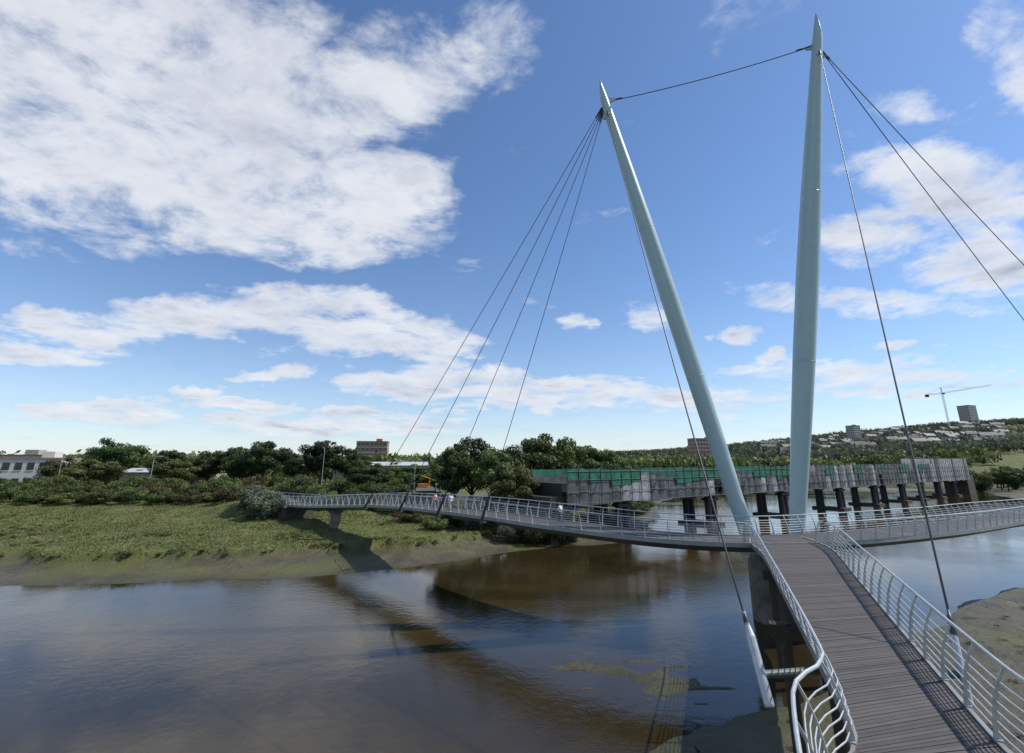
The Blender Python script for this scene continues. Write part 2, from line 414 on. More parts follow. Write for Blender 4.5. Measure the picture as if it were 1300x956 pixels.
# masts
def mast(name, base, tip, prof, phase):
    base = Vector(base); tip = Vector(tip); ax = (tip-base); Ln = ax.length; ax.normalize()
    a = ax.cross(Vector((0,1,0))).normalized(); c = ax.cross(a).normalized()
    mb = MB(); S = 32
    rings = [(t*(Ln-3.2), r_) for t, r_ in prof]
    for s_, r_ in rings:
        for k in range(S):
            an = 2*math.pi*k/S
            mb.v.append(tuple(base+ax*s_+(a*math.cos(an)+c*math.sin(an))*r_))
    r0 = prof[-1][1]
    for j in range(1, 7):
        q = j/6
        for k in range(S):
            an = 2*math.pi*k/S
            w = (1+math.cos(an-phase))/2
            s_ = (Ln-3.2)+3.2*q*(0.06+0.94*w**1.2)
            p = base+ax*s_+(a*math.cos(an)+c*math.sin(an))*r0*(1-0.35*q*w)
            mb.v.append(tuple(p))
    nr_ = len(rings)+6
    for i in range(nr_-1):
        for k in range(S):
            k2 = (k+1) % S
            mb.face((i*S+k, i*S+k2, (i+1)*S+k2, (i+1)*S+k))
    mb.face(tuple((nr_-1)*S+k for k in range(S)))
    for t in (0.0, 0.33, 0.66):
        s_ = t*(Ln-3.2); rr_ = float(np.interp(t, [q[0] for q in prof], [q[1] for q in prof]))
        mb.tube([base+ax*(s_-.03), base+ax*(s_+.03)], rr_+0.012, S)
    o = mb.obj(name, ['mast'], smooth=True, parent=bridge)
    return base, ax, Ln
profL = [(0,0.55),(0.08,0.62),(0.2,0.72),(0.35,0.80),(0.5,0.82),(0.65,0.76),(0.8,0.64),(0.9,0.53),(1,0.43)]
profR = [(0,0.55),(0.08,0.64),(0.2,0.78),(0.35,0.90),(0.5,0.93),(0.65,0.85),(0.8,0.70),(0.9,0.58),(1,0.46)]
_lb = Vector((20.7,41.9,1.0)); _lt = Vector((9.3,43,53.0)); _rb = Vector((22.9,42.5,1.0)); _rt = Vector((31.0,38,56.0))
LB, LA, LL = mast('mast_west', _lb.lerp(_lt, 0.07), _lt, profL, math.pi)
RB, RA, RL = mast('mast_east', _rb.lerp(_rt, 0.07), _rt, profR, 0.0)
la = LB+LA*(LL-3.9); ra = RB+RA*(RL-4.2)
det = MB()
def lug(p, q, s=0.6, th=0.08):
    p = Vector(p); d = (Vector(q)-p).normalized(); up = Vector((0,0,1)); sd = d.cross(up).normalized()*th
    u2 = d.cross(sd).normalized()*0.26
    a = p; e = p+d*(0.4+s)
    det.hexa([a-sd-u2*1.6, a+sd-u2*1.6, a+sd+u2*1.6, a-sd+u2*1.6, e-sd-u2*.5, e+sd-u2*.5, e+sd+u2*.5, e-sd+u2*.5])
def cable(p, q, r_=0.045, sag=0.0, sock=True):
    p = Vector(p); q = Vector(q); L_ = (q-p).length; pts = []
    for i in range(17):
        t = i/16; pts.append(p.lerp(q, t)-Vector((0,0,sag*4*t*(1-t))))
    cb.tube(pts, r_, 6)
    if sock:
        d = (q-p).normalized()
        for e, s_ in ((p, 1), (q, -1)):
            cb.tube([e+d*s_*0.3, e+d*s_*1.3, e+d*s_*1.6], [0.085, 0.085, r_], 8)
cb = MB()
anch = []
for (x, y) in [(-17.9,69),(-11.5,61.5),(-5.8,54.6),(-.9,48.6)]:
    i = nearest(cl, x, y); e = cl[i]+nn[i]*(HW+0.9)+Vector((0,0,-0.35)); anch.append((i, e))
    det.tube([cl[i]+nn[i]*0.9+Vector((0,0,-0.75)), e, e+(la-e).normalized()*2.2], [0.16,0.17,0.10], 10, 1)
    det.box(e, (0.34,0.34,0.34), 0.7, 1)
    top = la+Vector((-0.3,0,0.4-0.25*len(anch)))
    cable(top, e+(la-e).normalized()*1.2, 0.036, 0.25); lug(top+Vector((.3,0,0)), e)
nearL = Vector((7.15,15.6,6.25)); nearR = Vector((13.0,15.6,6.25))
cable(la+Vector((0,-.3,-0.7)), nearL, 0.034, 0.9); lug(la+Vector((0,0,-.7)), nearL)
cable(ra+Vector((0,-.3,-0.2)), nearR, 0.034, 0.9); lug(ra+Vector((0,0,-.2)), nearR)
for e, q, rad_ in ((nearL, Vector((9.4,16.4,5.9)), .14), (nearR, Vector((11.6,16.2,5.9)), .09)):
    det.tube([q, e+Vector((0,0,-.15))], [0.12, 0.10], 12, 4)
    tgt = la if e is nearL else ra
    d = (tgt-e).normalized()
    det.tube([e-d*0.9, e-d*.85, e+d*0.8, e+d*1.1, e+d*1.5], [rad_*.9, rad_, rad_, rad_*.6, .05], 14, 3)
cable(la+Vector((.2,0,0.6)), ra+Vector((-.3,0,0.5)), 0.045, 0.4); lug(la+Vector((0,0,.6)), ra); lug(ra+Vector((0,0,.5)), la)
for e in (Vector((88,66.5,6.0)), Vector((101,67,6.0))):
    cable(ra+Vector((.3,0,0.2)), e, 0.042, 1.0); lug(ra, e)
    det.box(e+Vector((0,0,-1.5)), (2,2,3.4), 0.2, 2)
det.obj('cable_anchors', ['mast','dark','concrete','steel','girder'], smooth=False, parent=bridge)
cb.obj('stay_cables', ['cable'], smooth=True, parent=bridge)
# piers
pr = MB()
pr.tube([(21.4,41.6,-2),(21.4,41.6,3.6),(21.4,41.6,4.9)], [2.2,2.1,2.0], 24, 0)
pr.tube([(20.2,38.0,-2),(20.2,38.0,5.8)], [0.8,0.8], 16, 1)
i = nearest(cl, -27, 77.2)
pr.tube([(cl[i].x,cl[i].y,-0.5),(cl[i].x,cl[i].y,cl[i].z-1.3),(cl[i].x,cl[i].y,cl[i].z-0.75)], [0.75,0.8,1.35], 18, 0)
a0 = math.atan2(5, -6)
pr.box((-38.5,86.5,3.3), (7,5.0,3.3), a0, 1); pr.box((-38.5,86.5,5.05), (7.4,5.4,0.35), a0, 0)
for (x, y) in ((10.9,21.2),(12.2,20.6),(15.6,31),(17.4,30)):
    pr.tube([(x,y,-2),(x,y,5.8)], [0.24,0.22], 12, 2)
pr.box((11.6,20.9,5.5), (2.6,0.5,0.5), -0.45, 2); pr.box((16.4,30.5,5.5), (2.8,0.5,0.5), -0.45, 2)
pr.box((84,63.5,2.5), (6,6,6.4), 0.15, 0)
pr.obj('piers_and_abutments', ['concrete','stone','timber'], parent=bridge)

# ------------------------------------------------------------------ railway viaduct in scaffolding
via = empty('railway_viaduct')
A = Vector((6,80.4,0)); B = Vector((180,199.6,0)); dv = (B-A); VL = dv.length; dv.normalize(); pv = Vector((dv.y,-dv.x,0)); va = math.atan2(dv.y, dv.x)
g = MB()
g.box(((A+B)/2+Vector((0,0,7.6))), (VL,6.5,2.6), va, 0)
nb = int(VL/2.4)
sc = MB(); sh = MB(); rr = random.Random(5)
def topz(s): 
    t = s/VL
    return 11.0+1.2*t+ (1.5 if t > 0.80 else 0)
for side in (-1, 1):
    off = pv*(4.3*side); on = off.normalized()
    for i in range(nb+1):
        s_ = i*VL/nb; p = A+dv*s_+off; tz = topz(s_)+rr.uniform(0,0.6)
        sc.tube([p+on*.32+Vector((0,0,5.6)), p+on*.32+Vector((0,0,tz+0.2))], 0.055, 5)
        if i < nb:
            p2 = A+dv*((i+1)*VL/nb)+off
            for z in (5.9,7.6,9.4,10.7):
                sc.tube([p+on*.32+Vector((0,0,z)), p2+on*.32+Vector((0,0,z))], 0.045, 4)
            if rr.random() < 0.4: sc.tube([p+on*.36+Vector((0,0,6.1)), p2+on*.36+Vector((0,0,10.4))], 0.045, 4)
            t = i/nb
            z0 = 5.7+rr.uniform(-.2,.2); z1 = 9.6+0.5*math.sin(i*0.37)+rr.uniform(-.2,0.5)
            u_ = rr.random()
            mi = 0 if u_ < (0.12 if t < 0.40 else 0.25) else 1
            if t > 0.80: z1 = topz(s_)+0.1; mi = 0 if rr.random()<.75 else 1
            elif t > 0.42 and rr.random() < .75: z1 = topz(s_)-0.2
            if rr.random() < 0.94:
                for a_ in range(4):
                    for b_ in range(3):
                        f0, f1 = a_/4, (a_+1)/4; g0, g1 = b_/3, (b_+1)/3
                        def P(f, g_):
                            bulge = 0.15*math.sin(math.pi*f)*math.sin(math.pi*g_)*(1+0.5*math.sin(i*1.7))
                            return tuple(p.lerp(p2, 0.005+0.99*f)+on*(0.09+bulge)+Vector((0,0,z0+(z1-z0)*g_)))
                        o_ = len(sh.v); sh.v += [P(f0,g0),P(f1,g0),P(f1,g1),P(f0,g1)]; sh.face((o_,o_+1,o_+2,o_+3), mi)
            netp = (t < 0.36 and math.sin(i*.55) > -0.6) or (0.36 <= t < 0.80 and math.sin(i*0.9) > 0.8)
            if netp:
                o_ = len(sh.v); q3 = on*0.27; zt = topz(s_)-0.1
                zb = min(z1, 9.8)-rr.choice((.2,.3,.8,1.4))
                sh.v += [tuple(p+q3+Vector((0,0,zb))), tuple(p2+q3+Vector((0,0,zb))), tuple(p2+q3+Vector((0,0,zt+rr.uniform(-.1,.1)))), tuple(p+q3+Vector((0,0,zt)))]
                sh.face((o_,o_+1,o_+2,o_+3), 2)
for s_ in (14, 39.5, 68, 98, 121, 143, 160, 178, 196):
    c = A+dv*s_
    for o_ in (-2.6, 2.6):
        q = c+pv*o_
        for e_ in (-0.9, 0.9):
            q2 = q+dv*e_
            g.tube([q2+Vector((0,0,-2)), q2+Vector((0,0,6.2))], [0.7,0.6], 12, 0)
        g.box(q+Vector((0,0,1.0)), (3.2,0.3,0.4), va, 0); g.box(q+Vector((0,0,5.0)), (3.4,1.6,0.5), va, 0)
    g.box(c+Vector((0,0,6.0)), (4.0,8.2,0.7), va, 0)
    g.box(c+Vector((0,0,0.1)), (4.2,8.0,0.8), va, 1)
g.box(A-dv*0.5+Vector((0,0,3.2)), (4,7.0,7.4), va, 1)
g.box(B+dv*3+Vector((0,0,3.4)), (9,7.4,8.0), va, 1)
g.obj('girders_and_piers', ['dark','stone'], parent=via)
sc.obj('scaffold_poles', ['pole'], parent=via); sh.obj('scaffold_sheeting', ['sheet','sheet2','net'], smooth=False, parent=via)

# ------------------------------------------------------------------ trees
def leaf_cloud(rs, lobes, n, leaf, flat=1.0):
    c = np.array([l[:3] for l in lobes]); r = np.array([l[3] for l in lobes])
    pw = r**2; pw /= pw.sum()
    k = rs.choice(len(lobes), n, p=pw)
    d = rs.normal(size=(n,3)); d /= np.linalg.norm(d, axis=1)[:,None]
    rad = r[k]*(0.40+0.75*rs.rand(n)**0.7)
    pos = c[k]+d*rad[:,None]*np.array([1,1,0.8*flat])
    nrm = d+rs.normal(size=(n,3))*0.55; nrm /= np.linalg.norm(nrm, axis=1)[:,None]
    t1 = np.cross(nrm, rs.normal(size=(n,3))); t1 /= np.linalg.norm(t1, axis=1)[:,None]
    t2 = np.cross(nrm, t1)
    s = leaf*(0.5+rs.rand(n))[:,None]
    v = np.stack([pos-t1*s*0.6, pos-t2*s*0.35, pos+t1*s*0.6, pos+t2*s*0.35], 1).reshape(-1,3)
    f = np.arange(4*n).reshape(n,4)
    lt = rs.rand(len(lobes))
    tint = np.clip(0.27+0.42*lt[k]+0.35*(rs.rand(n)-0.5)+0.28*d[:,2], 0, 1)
    return v, f, tint
def tree_mesh(name, seed, h, rad, leaf, nleaf, lmat, crown0=0.25, conical=False, trunk=True):
    rs = np.random.RandomState(seed); lobes = []
    nl_ = 42
    for i in range(nl_):
        while True:
            p = rs.uniform(-1,1,3)
            if np.linalg.norm(p) < 1: break
        zc = (p[2]+1)/2
        wid = (1-0.75*zc) if conical else (0.75+0.35*math.sin(math.pi*min(1, zc*1.1)))
        p = p/max(np.linalg.norm(p), 1e-3)*(np.linalg.norm(p)**0.5)
        z = h*(crown0+(1-crown0)*(0.12+0.76*zc))
        rl = rad*rs.uniform(0.15,0.36)*(1-0.35*zc)
        lobes.append((p[0]*rad*0.74*wid, p[1]*rad*0.74*wid, z, rl))
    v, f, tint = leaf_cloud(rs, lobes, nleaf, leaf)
    mb = MB()
    if trunk:
        tr = h*0.02+0.08
        top = Vector((rs.uniform(-.3,.3), rs.uniform(-.3,.3), h*0.72))
        pts = [Vector((0,0,-0.6)), Vector((0.05,0,h*0.12)), Vector((rs.uniform(-.2,.2),0.1,h*0.35)), top]
        mb.tube(pts, [tr*1.3, tr, tr*0.75, tr*0.2], 9)
        for j in range(0, nl_, 2):
            l = lobes[j]; t0 = rs.uniform(0.2, 0.75)
            st = Vector((0.05,0.05,h*0.72*t0)); en = Vector(l[:3])
            md = st.lerp(en, 0.5)+Vector((0,0,-0.05*h*rs.rand()))
            mb.tube([st, md, en], [tr*0.38, tr*0.24, tr*0.07], 5)
    nb_ = len(mb.v)
    if nb_:
        fq = np.array([q for q in mb.f if len(q) == 4])
        v = np.concatenate([np.array(mb.v), v]); f2 = np.concatenate([fq, f+nb_])
        mi = np.concatenate([np.zeros(len(fq)), np.ones(len(f))]); tint = np.concatenate([np.full(len(fq), .5), tint])
    else:
        f2 = f; mi = np.ones(len(f))
    return np_mesh(name, v, f2, ['bark', lmat], tint, False, mi)
protos = {
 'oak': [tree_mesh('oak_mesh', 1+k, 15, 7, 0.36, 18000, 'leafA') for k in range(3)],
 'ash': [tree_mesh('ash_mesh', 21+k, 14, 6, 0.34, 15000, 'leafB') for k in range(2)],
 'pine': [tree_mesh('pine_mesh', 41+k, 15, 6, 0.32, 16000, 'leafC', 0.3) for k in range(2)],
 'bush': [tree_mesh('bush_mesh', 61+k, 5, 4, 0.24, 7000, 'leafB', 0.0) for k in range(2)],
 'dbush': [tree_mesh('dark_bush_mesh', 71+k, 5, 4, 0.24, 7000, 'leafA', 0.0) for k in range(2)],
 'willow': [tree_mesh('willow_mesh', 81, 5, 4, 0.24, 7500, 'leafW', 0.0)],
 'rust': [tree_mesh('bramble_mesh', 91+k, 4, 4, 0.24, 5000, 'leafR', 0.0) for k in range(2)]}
base_h = {'oak':(15,7),'ash':(14,6),'pine':(15,6),'bush':(5,4),'dbush':(5,4),'willow':(5,4),'rust':(4,4)}
nm = {'oak':'oak_tree','ash':'ash_tree','pine':'pine_tree','bush':'green_bush','dbush':'dark_bush','willow':'willow_bush','rust':'bramble_bush'}
tr_ = random.Random(3)
def plant(kind, x, y, h, rad, z=None):
    me = tr_.choice(protos[kind]); o = bpy.data.objects.new(nm[kind], me); COL.objects.link(o)
    H0, R0 = base_h[kind]
    o.location = (x, y, (hz(x,y) if z is None else z)-0.1); o.rotation_euler = (0,0,tr_.uniform(0,6.28))
    o.scale = (rad/R0, rad/R0*tr_.uniform(.9,1.1), h/H0)
for t in [('oak',-112,136,15,9),('ash',-105,124,9,7),('oak',-128,140,10,7),('ash',-99,142,12,6),('ash',-91,132,9,6),('oak',-94,152,12,7),('pine',-83,146,13.5,6.5),('pine',-69,136,14.5,7.5),
          ('oak',-76,138,12,6),('pine',-60,138,11,5.5),('pine',-55,141,15.5,7),('oak',-48,146,12.5,6),('ash',-41,138,9,5.5),('oak',-34,128,8,5.5),('ash',-30,132,7,5),
          ('ash',-11,94,13,5),('oak',-8,98,15,7),('ash',-2.5,90,13,6),('oak',2.5,97,15,7),('oak',7,103,17.5,8.5),('ash',0.5,83,10.5,4.8),('oak',14,112,16.5,8),('oak',20,118,16,7),('ash',25.5,124,13,6),('oak',-33,112,8,5),
          ('oak',-140,128,9,6),('ash',-156,146,9,6),('oak',-172,160,12,8),('ash',-19,122,7,5),('oak',-24,126,8,5)]:
    plant(*t)
for i in range(46):
    x = -135+i*2.7+tr_.uniform(-1.5,1.5); y = 112+tr_.uniform(-8,10)
    if abs(x+47) < 11 and y < 106: y += 10
    if -25 < x < -12: continue
    plant(tr_.choice(['bush','dbush','dbush','bush','rust']), x, y, tr_.uniform(3,5.5), tr_.uniform(3.2,5))
for i in range(30):
    x = -122+i*2.6+tr_.uniform(-1,1); y = 99+tr_.uniform(-4,5)
    if x > -50: continue
    plant(tr_.choice(['rust','dbush','dbush','bush']), x, y, tr_.uniform(2.0,4.0), tr_.uniform(2.5,4))
for t in [('willow',-41,84,4.8,4.2),('willow',-45,87,4.0,3.5),('bush',-36,92,4.5,3.8),('bush',-25,94,3.2,3.5),('dbush',-21,92,2.6,3.5),('bush',-16,84,2.0,2.6),('bush',-9,82,4.5,3.4),('willow',-6,80,5.5,3.6),('dbush',-2,80,4.5,3.2),('bush',3,79.5,4.5,2.8),
          ('bush',10,82,3.5,2.6),('bush',13.5,84,4.0,2.4),('dbush',-28,100,4.5,4.5),('bush',-31,96,3.4,3.2),('rust',-18,84,1.8,2.5),('bush',16,88,3.2,3),('bush',22,102,3,3.4),('dbush',27,112,3.5,4),('bush',32,126,3,4),('bush',36,140,3.5,4),
          ('bush',-12,78,2.2,2.6),('dbush',-20,100,3.0,4),('bush',-14,100,3.0,4),('bush',3.2,76.0,4.6,2.6),('dbush',6.8,76.6,5.6,2.8),('bush',9.8,78.3,4.2,2.3),('willow',0,76,3.6,2.6)]:
    plant(*t)
for i in range(26):
    x = 196+i*5+tr_.uniform(-3,3); y = 208+i*3.0+tr_.uniform(-10,16)
    plant(tr_.choice(['oak','ash','dbush','oak']), x, y, tr_.uniform(6,11), tr_.uniform(4,8))

# distant tree masses (one object)
def small_crown(rs, n=90):
    lobes = [(rs.uniform(-.5,.5), rs.uniform(-.5,.5), rs.uniform(.35,.85), rs.uniform(.22,.42)) for _ in range(8)]
    return leaf_cloud(rs, lobes, n, 0.20)
crs = [small_crown(np.random.RandomState(100+i)) for i in range(6)]
VV = []; FF = []; TT = []; MI = []; o_ = 0; rs = np.random.RandomState(77)
xs = []; ys = []
for _ in range(2600):
    y = rs.uniform(165, 520); xs.append(rs.uniform(-1.25, 0.42)*y); ys.append(y)
for _ in range(7000):
    y = rs.uniform(225, 1600); xs.append(rs.uniform(0.10, 1.30)*y); ys.append(y)
for _ in range(900):
    y = rs.uniform(500, 1600); xs.append(rs.uniform(-1.25, 0.3)*y); ys.append(y)
xs = np.array(xs); ys = np.array(ys); dd, _s = river_d(xs, ys); zz_ = height(xs, ys)
dn_ = vnoise(xs*0.012, ys*0.012, 8)
for x, y, z, d, q in zip(xs, ys, zz_, dd, dn_):
    if d < 9 or q < 0.32: continue
    if abs(x/y+0.98) < 0.06 and y < 175: continue
    v, f, t = crs[rs.randint(6)]
    hh = rs.uniform(7, 13) if y < 600 else rs.uniform(7, 15); ww = hh*rs.uniform(.5,.85)
    an = rs.uniform(0,6.28); ca, sa = math.cos(an), math.sin(an)
    w = np.stack([(v[:,0]*ca-v[:,1]*sa)*ww+x, (v[:,0]*sa+v[:,1]*ca)*ww+y, v[:,2]*hh+z-0.8], 1)
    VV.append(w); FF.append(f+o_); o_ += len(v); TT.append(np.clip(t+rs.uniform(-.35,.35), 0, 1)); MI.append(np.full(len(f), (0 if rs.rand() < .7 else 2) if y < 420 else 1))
me = np_mesh('distant_trees', np.concatenate(VV), np.concatenate(FF), ['leafA','leafHaze','leafB'], np.concatenate(TT), False, np.concatenate(MI))
COL.objects.link(bpy.data.objects.new('distant_trees', me))

# marsh grass tufts
n = 120000
gx_ = rs.uniform(-110, 45, n); gy_ = rs.uniform(58, 112, n); hh = height(gx_, gy_)
n2 = 12000
gx2 = rs.uniform(5, 110, n2); gy2 = rs.uniform(-5, 60, n2); h2 = height(gx2, gy2); d2, s2_ = river_d(gx2, gy2)
cl_ = vnoise(gx_*.35, gy_*.35, 31)
keep = (hh > 1.25+0.45*rs.rand(n))&(cl_ > 0.5*rs.rand(n)); keep2 = (h2 > 1.5)&(s2_ > .5)
px = np.concatenate([gx_[keep], gx2[keep2]]); py = np.concatenate([gy_[keep], gy2[keep2]]); pz = np.concatenate([hh[keep], h2[keep2]])
n = len(px); an = rs.uniform(0, 6.28, n); big = fbm(px*.15, py*.3, 33)
hg = rs.uniform(.06,.20,n)*(0.4+1.6*big); wg = rs.uniform(.06,.16,n); le = rs.normal(size=(n,2))*0.12
v = np.stack([np.stack([px-np.cos(an)*wg, py-np.sin(an)*wg, pz-.05],1), np.stack([px+np.cos(an)*wg, py+np.sin(an)*wg, pz-.05],1), np.stack([px+le[:,0], py+le[:,1], pz+hg],1)],1).reshape(-1,3)
me = np_mesh('marsh_grass', v, np.arange(3*n).reshape(n,3), ['tuft'], np.clip(0.25*rs.rand(n)+1.6*(fbm(px*.06, py*.18, 35)-.2),0,1))
COL.objects.link(bpy.data.objects.new('marsh_grass', me))
# low salt-marsh plants: one mass, thickest on the lip of the bank
VV = []; FF = []; TT = []; MI = []; o_ = 0
cx_ = rs.uniform(-100, 30, 9000); cy_ = rs.uniform(58, 108, 9000); ch_ = height(cx_, cy_); pn = fbm(cx_*.1, cy_*.2, 51)
for x, y, z, q in zip(cx_, cy_, ch_, pn):
    lip = 1.2 < z < 1.75
    if z < 1.2 or not ((lip and rs.rand() < .6) or (q > .58 and rs.rand() < .22)): continue
    v, f, t = crs[rs.randint(6)]; s_ = rs.uniform(.4,1.1); hh = rs.uniform(.2,.5)*(1.2 if lip else 1)
    VV.append(np.stack([v[:,0]*s_*1.3+x, v[:,1]*s_*1.3+y, v[:,2]*hh+z-.08], 1)); FF.append(f+o_); o_ += len(v); TT.append(np.clip(t+rs.uniform(-.15,.35),0,1)); MI.append(np.full(len(f), 1 if rs.rand() < .2 else 0))
me = np_mesh('marsh_plants', np.concatenate(VV), np.concatenate(FF), ['leafB','leafR'], np.concatenate(TT), False, np.concatenate(MI))
COL.objects.link(bpy.data.objects.new('marsh_plants', me))
# wrack and small stones on the near mud, one object
VV = []; FF = []; TT = []; o_ = 0
wx = rs.uniform(12, 85, 2600); wy = rs.uniform(12, 62, 2600); wz = height(wx, wy); wd, ws = river_d(wx, wy); wn = fbm(wx*.25, wy*.45, 71)
for x, y, z, d, s, q in zip(wx, wy, wz, wd, ws, wn):
    if s < .5 or z < 0.05 or z > 1.5 or q < .53: continue
    v, f, t = crs[rs.randint(6)]; s_ = rs.uniform(.10,.45)
    VV.append(np.stack([v[:,0]*s_*1.5+x, v[:,1]*s_+y, v[:,2]*s_*.28+z-.02], 1)); FF.append(f+o_); o_ += len(v); TT.append(t*.5)
if VV:
    me = np_mesh('seaweed_wrack', np.concatenate(VV), np.concatenate(FF), ['leafR'], np.concatenate(TT))
    COL.objects.link(bpy.data.objects.new('seaweed_wrack', me))

# ------------------------------------------------------------------ buildings
def block(name, x, y, w, d, h, floors, bays, wall, rz=0.0, roof='slate', band=None, z=None):
    z0 = (hz(x,y) if z is None else z)-0.5; mb = MB()
    mb.box((0,0,h/2), (w,d,h), 0, 0)
    mb.box((0,0,h+0.25), (w+0.5,d+0.5,0.5), 0, 1)
    mb.box((w*0.2,0,h+1.4), (w*0.18,d*0.4,1.8), 0, 0)
    fh = h/floors
    for fl in range(floors):
        zc = fh*(fl+0.55)
        for s_ in (-1, 1):
            for k in range(bays):
                xc = -w/2+w*(k+.5)/bays
                mb.box((xc, s_*(d/2+0.01), zc), (w/bays*0.58, 0.10, fh*0.48), 0, 2)
                mb.box((xc, s_*(d/2+0.05), zc-fh*0.27), (w/bays*0.66, 0.16, 0.12), 0, 3)
            nb2 = max(1, int(bays*d/w))
            for k in range(nb2):
                yc = -d/2+d*(k+.5)/nb2
                mb.box((s_*(w/2+0.01), yc, zc), (0.10, d/nb2*0.5, fh*0.48), 0, 2)
        if band: mb.box((0,0,fh*(fl+0.98)), (w+0.16,d+0.16,0.25), 0, 3)
    mb.box((0,-d/2-0.08,1.2), (1.6,0.2,2.3), 0, 1)
    o = mb.obj(name, [wall, roof, 'glass', 'trim']); o.location = (x,y,z0); o.rotation_euler = (0,0,rz)
    return o
block('brick_apartment_block', -99, 345, 21, 13, 22, 6, 7, 'brick', 0.15, 'slate', True)
block('white_college_building', -146, 150, 17, 12, 9.0, 2, 6, 'render', 0.35, 'brick')
block('brick_office_building', -182, 180, 22, 12, 10.5, 3, 7, 'buff', 0.3, 'slate', True)
block('brick_apartment_block', 222, 560, 32, 14, 26, 6, 9, 'brick', 0.2, 'slate', True)
block('tower_block', 1030, 1075, 26, 22, 46, 13, 6, 'buff', 0.3, 'slate', True)
block('tower_block', 640, 900, 16, 16, 34, 9, 4, 'buff', 0.3, 'slate', True)
def shed(name, x, y, w, d, h, rz):
    mb = MB(); mb.box((0,0,h/2), (w,d,h), 0, 0)
    o_ = len(mb.v); e = 0.5
    mb.v += [(-w/2-e,-d/2-e,h),(w/2+e,-d/2-e,h),(w/2+e,0,h+d*.10),(-w/2-e,0,h+d*.10),(w/2+e,d/2+e,h),(-w/2-e,d/2+e,h)]
    for q in ((0,1,2,3),(3,2,4,5),(0,3,5),(1,4,2)): mb.face(tuple(o_+i for i in q), 1)
    for k in range(int(w/8)):
        mb.box((-w/2+4+8*k, -d/2-0.02, 2.2), (3.4,0.12,4.0), 0, 2)
        mb.box((-w/2+4+8*k, -d*0.25, h+d*.055), (1.6,2.2,0.12), 0, 3)
    o = mb.obj(name, ['buff','whiteroof','slate','glass']); o.location = (x,y,hz(x,y)-.3); o.rotation_euler = (0,0,rz)
shed('industrial_shed', -108, 158, 26, 12, 5.0, 0.1); shed('industrial_shed', -118, 215, 46, 20, 6.5, 0.15); shed('industrial_shed', -45, 170, 30, 12, 7.0, 0.1)
hm = MB(); hm.box((0,0,2.8), (9,8,5.6), 0, 0); o_ = 8
hm.v += [(-4.8,-4.4,5.5),(4.8,-4.4,5.5),(4.8,0,8.2),(-4.8,0,8.2),(4.8,4.4,5.5),(-4.8,4.4,5.5)]
for q in ((0,1,2,3),(3,2,4,5),(0,3,5),(1,4,2)): hm.face(tuple(o_+i for i in q), 1)
for xx in (-2.7, 0, 2.7):
    for z_ in (1.5, 4.2):
        if xx == 0 and z_ < 2: hm.box((0,-4.03,1.1), (1.1,0.12,2.2), 0, 2)
        else: hm.box((xx,-4.02,z_), (1.4,0.12,1.3), 0, 2)
hm.box((3.4,0,8.3), (0.8,1.2,1.8), 0, 3)
h1 = hm.obj('hillside_house', ['buff','slate','glass','brick']); hm2 = hm.obj('hillside_house', ['render','slate','glass','brick'])
hr = random.Random(9); first = [h1, hm2]
for i in range(85):
    y = hr.uniform(600, 1150); x = y*hr.uniform(0.50, 1.02)
    o = first[i] if i < 2 else bpy.data.objects.new('hillside_house', hr.choice([h1.data, hm2.data, h1.data, h1.data]))
    if i >= 2: COL.objects.link(o)
    s_ = hr.uniform(1.0,1.4)
    o.location = (x, y, hz(x,y)+hr.uniform(1,4.5)); o.scale = (s_*hr.uniform(1,1.9), s_, s_*1.1); o.rotation_euler = (0,0,hr.uniform(-.6,.6))

# tower crane
cr = MB(); cx, cy = 900, 985; cz = hz(cx, cy); H1 = 78
def lattice(p, q, w, n):
    p = Vector(p); q = Vector(q); d = (q-p).normalized(); a = d.cross(Vector((0.3,1,0.1))).normalized()*w; b_ = d.cross(a).normalized()*w
    cs = [a+b_, a-b_, -a-b_, -a+b_]
    for c in cs: cr.tube([p+c, q+c], 0.30, 4)
    for i in range(n):
        u0 = p.lerp(q, i/n); u1 = p.lerp(q, (i+1)/n)
        for k in range(4): cr.tube([u0+cs[k], u1+cs[(k+1)%4]], 0.16, 3)
lattice((0,0,0), (0,0,H1), 1.2, 22)
jd = Vector((0.86,-0.5,0)).normalized()
lattice(Vector((0,0,H1))+Vector((0,0,1)), Vector((0,0,H1+12))+jd*78, 1.0, 26)
lattice(Vector((0,0,H1+1)), Vector((0,0,H1-1))-jd*28, 1.1, 8)
lattice((0,0,H1), (0,0,H1+13), 0.8, 5)
cr.tube([Vector((0,0,H1+13)), Vector((0,0,H1+10))+jd*55], 0.2, 4); cr.tube([Vector((0,0,H1+13)), Vector((0,0,H1-1))-jd*26], 0.2, 4)
cr.box(Vector((0,0,H1-3))-jd*25, (6,4,5), -0.5, 1); cr.box(Vector((1.5,-2,H1)), (2.5,2.5,3), 0, 1)
o = cr.obj('tower_crane', ['trim','dark']); o.location = (cx,cy,cz)

# street lamps
def lamp(x, y, h=9):
    mb = MB(); mb.tube([(0,0,-.3),(0,0,1.2),(0,0,1.3),(0,0,h-1),(0.2,0,h-.3),(0.9,0,h)], [.13,.13,.08,.06,.05,.05], 8); mb.box((1.3,0,h+0.02), (0.9,0.3,0.14), 0, 1); mb.box((1.3,0,h-0.07), (0.6,0.2,0.05), 0, 2)
    o = mb.obj('street_lamp', ['steel','steel','trim']); o.location = (x,y,hz(x,y)); o.rotation_euler = (0,0,random.uniform(0,6))
lamp(-86,117,9); lamp(-51,132,11.5); lamp(-23,116,8); lamp(-120,130,9)

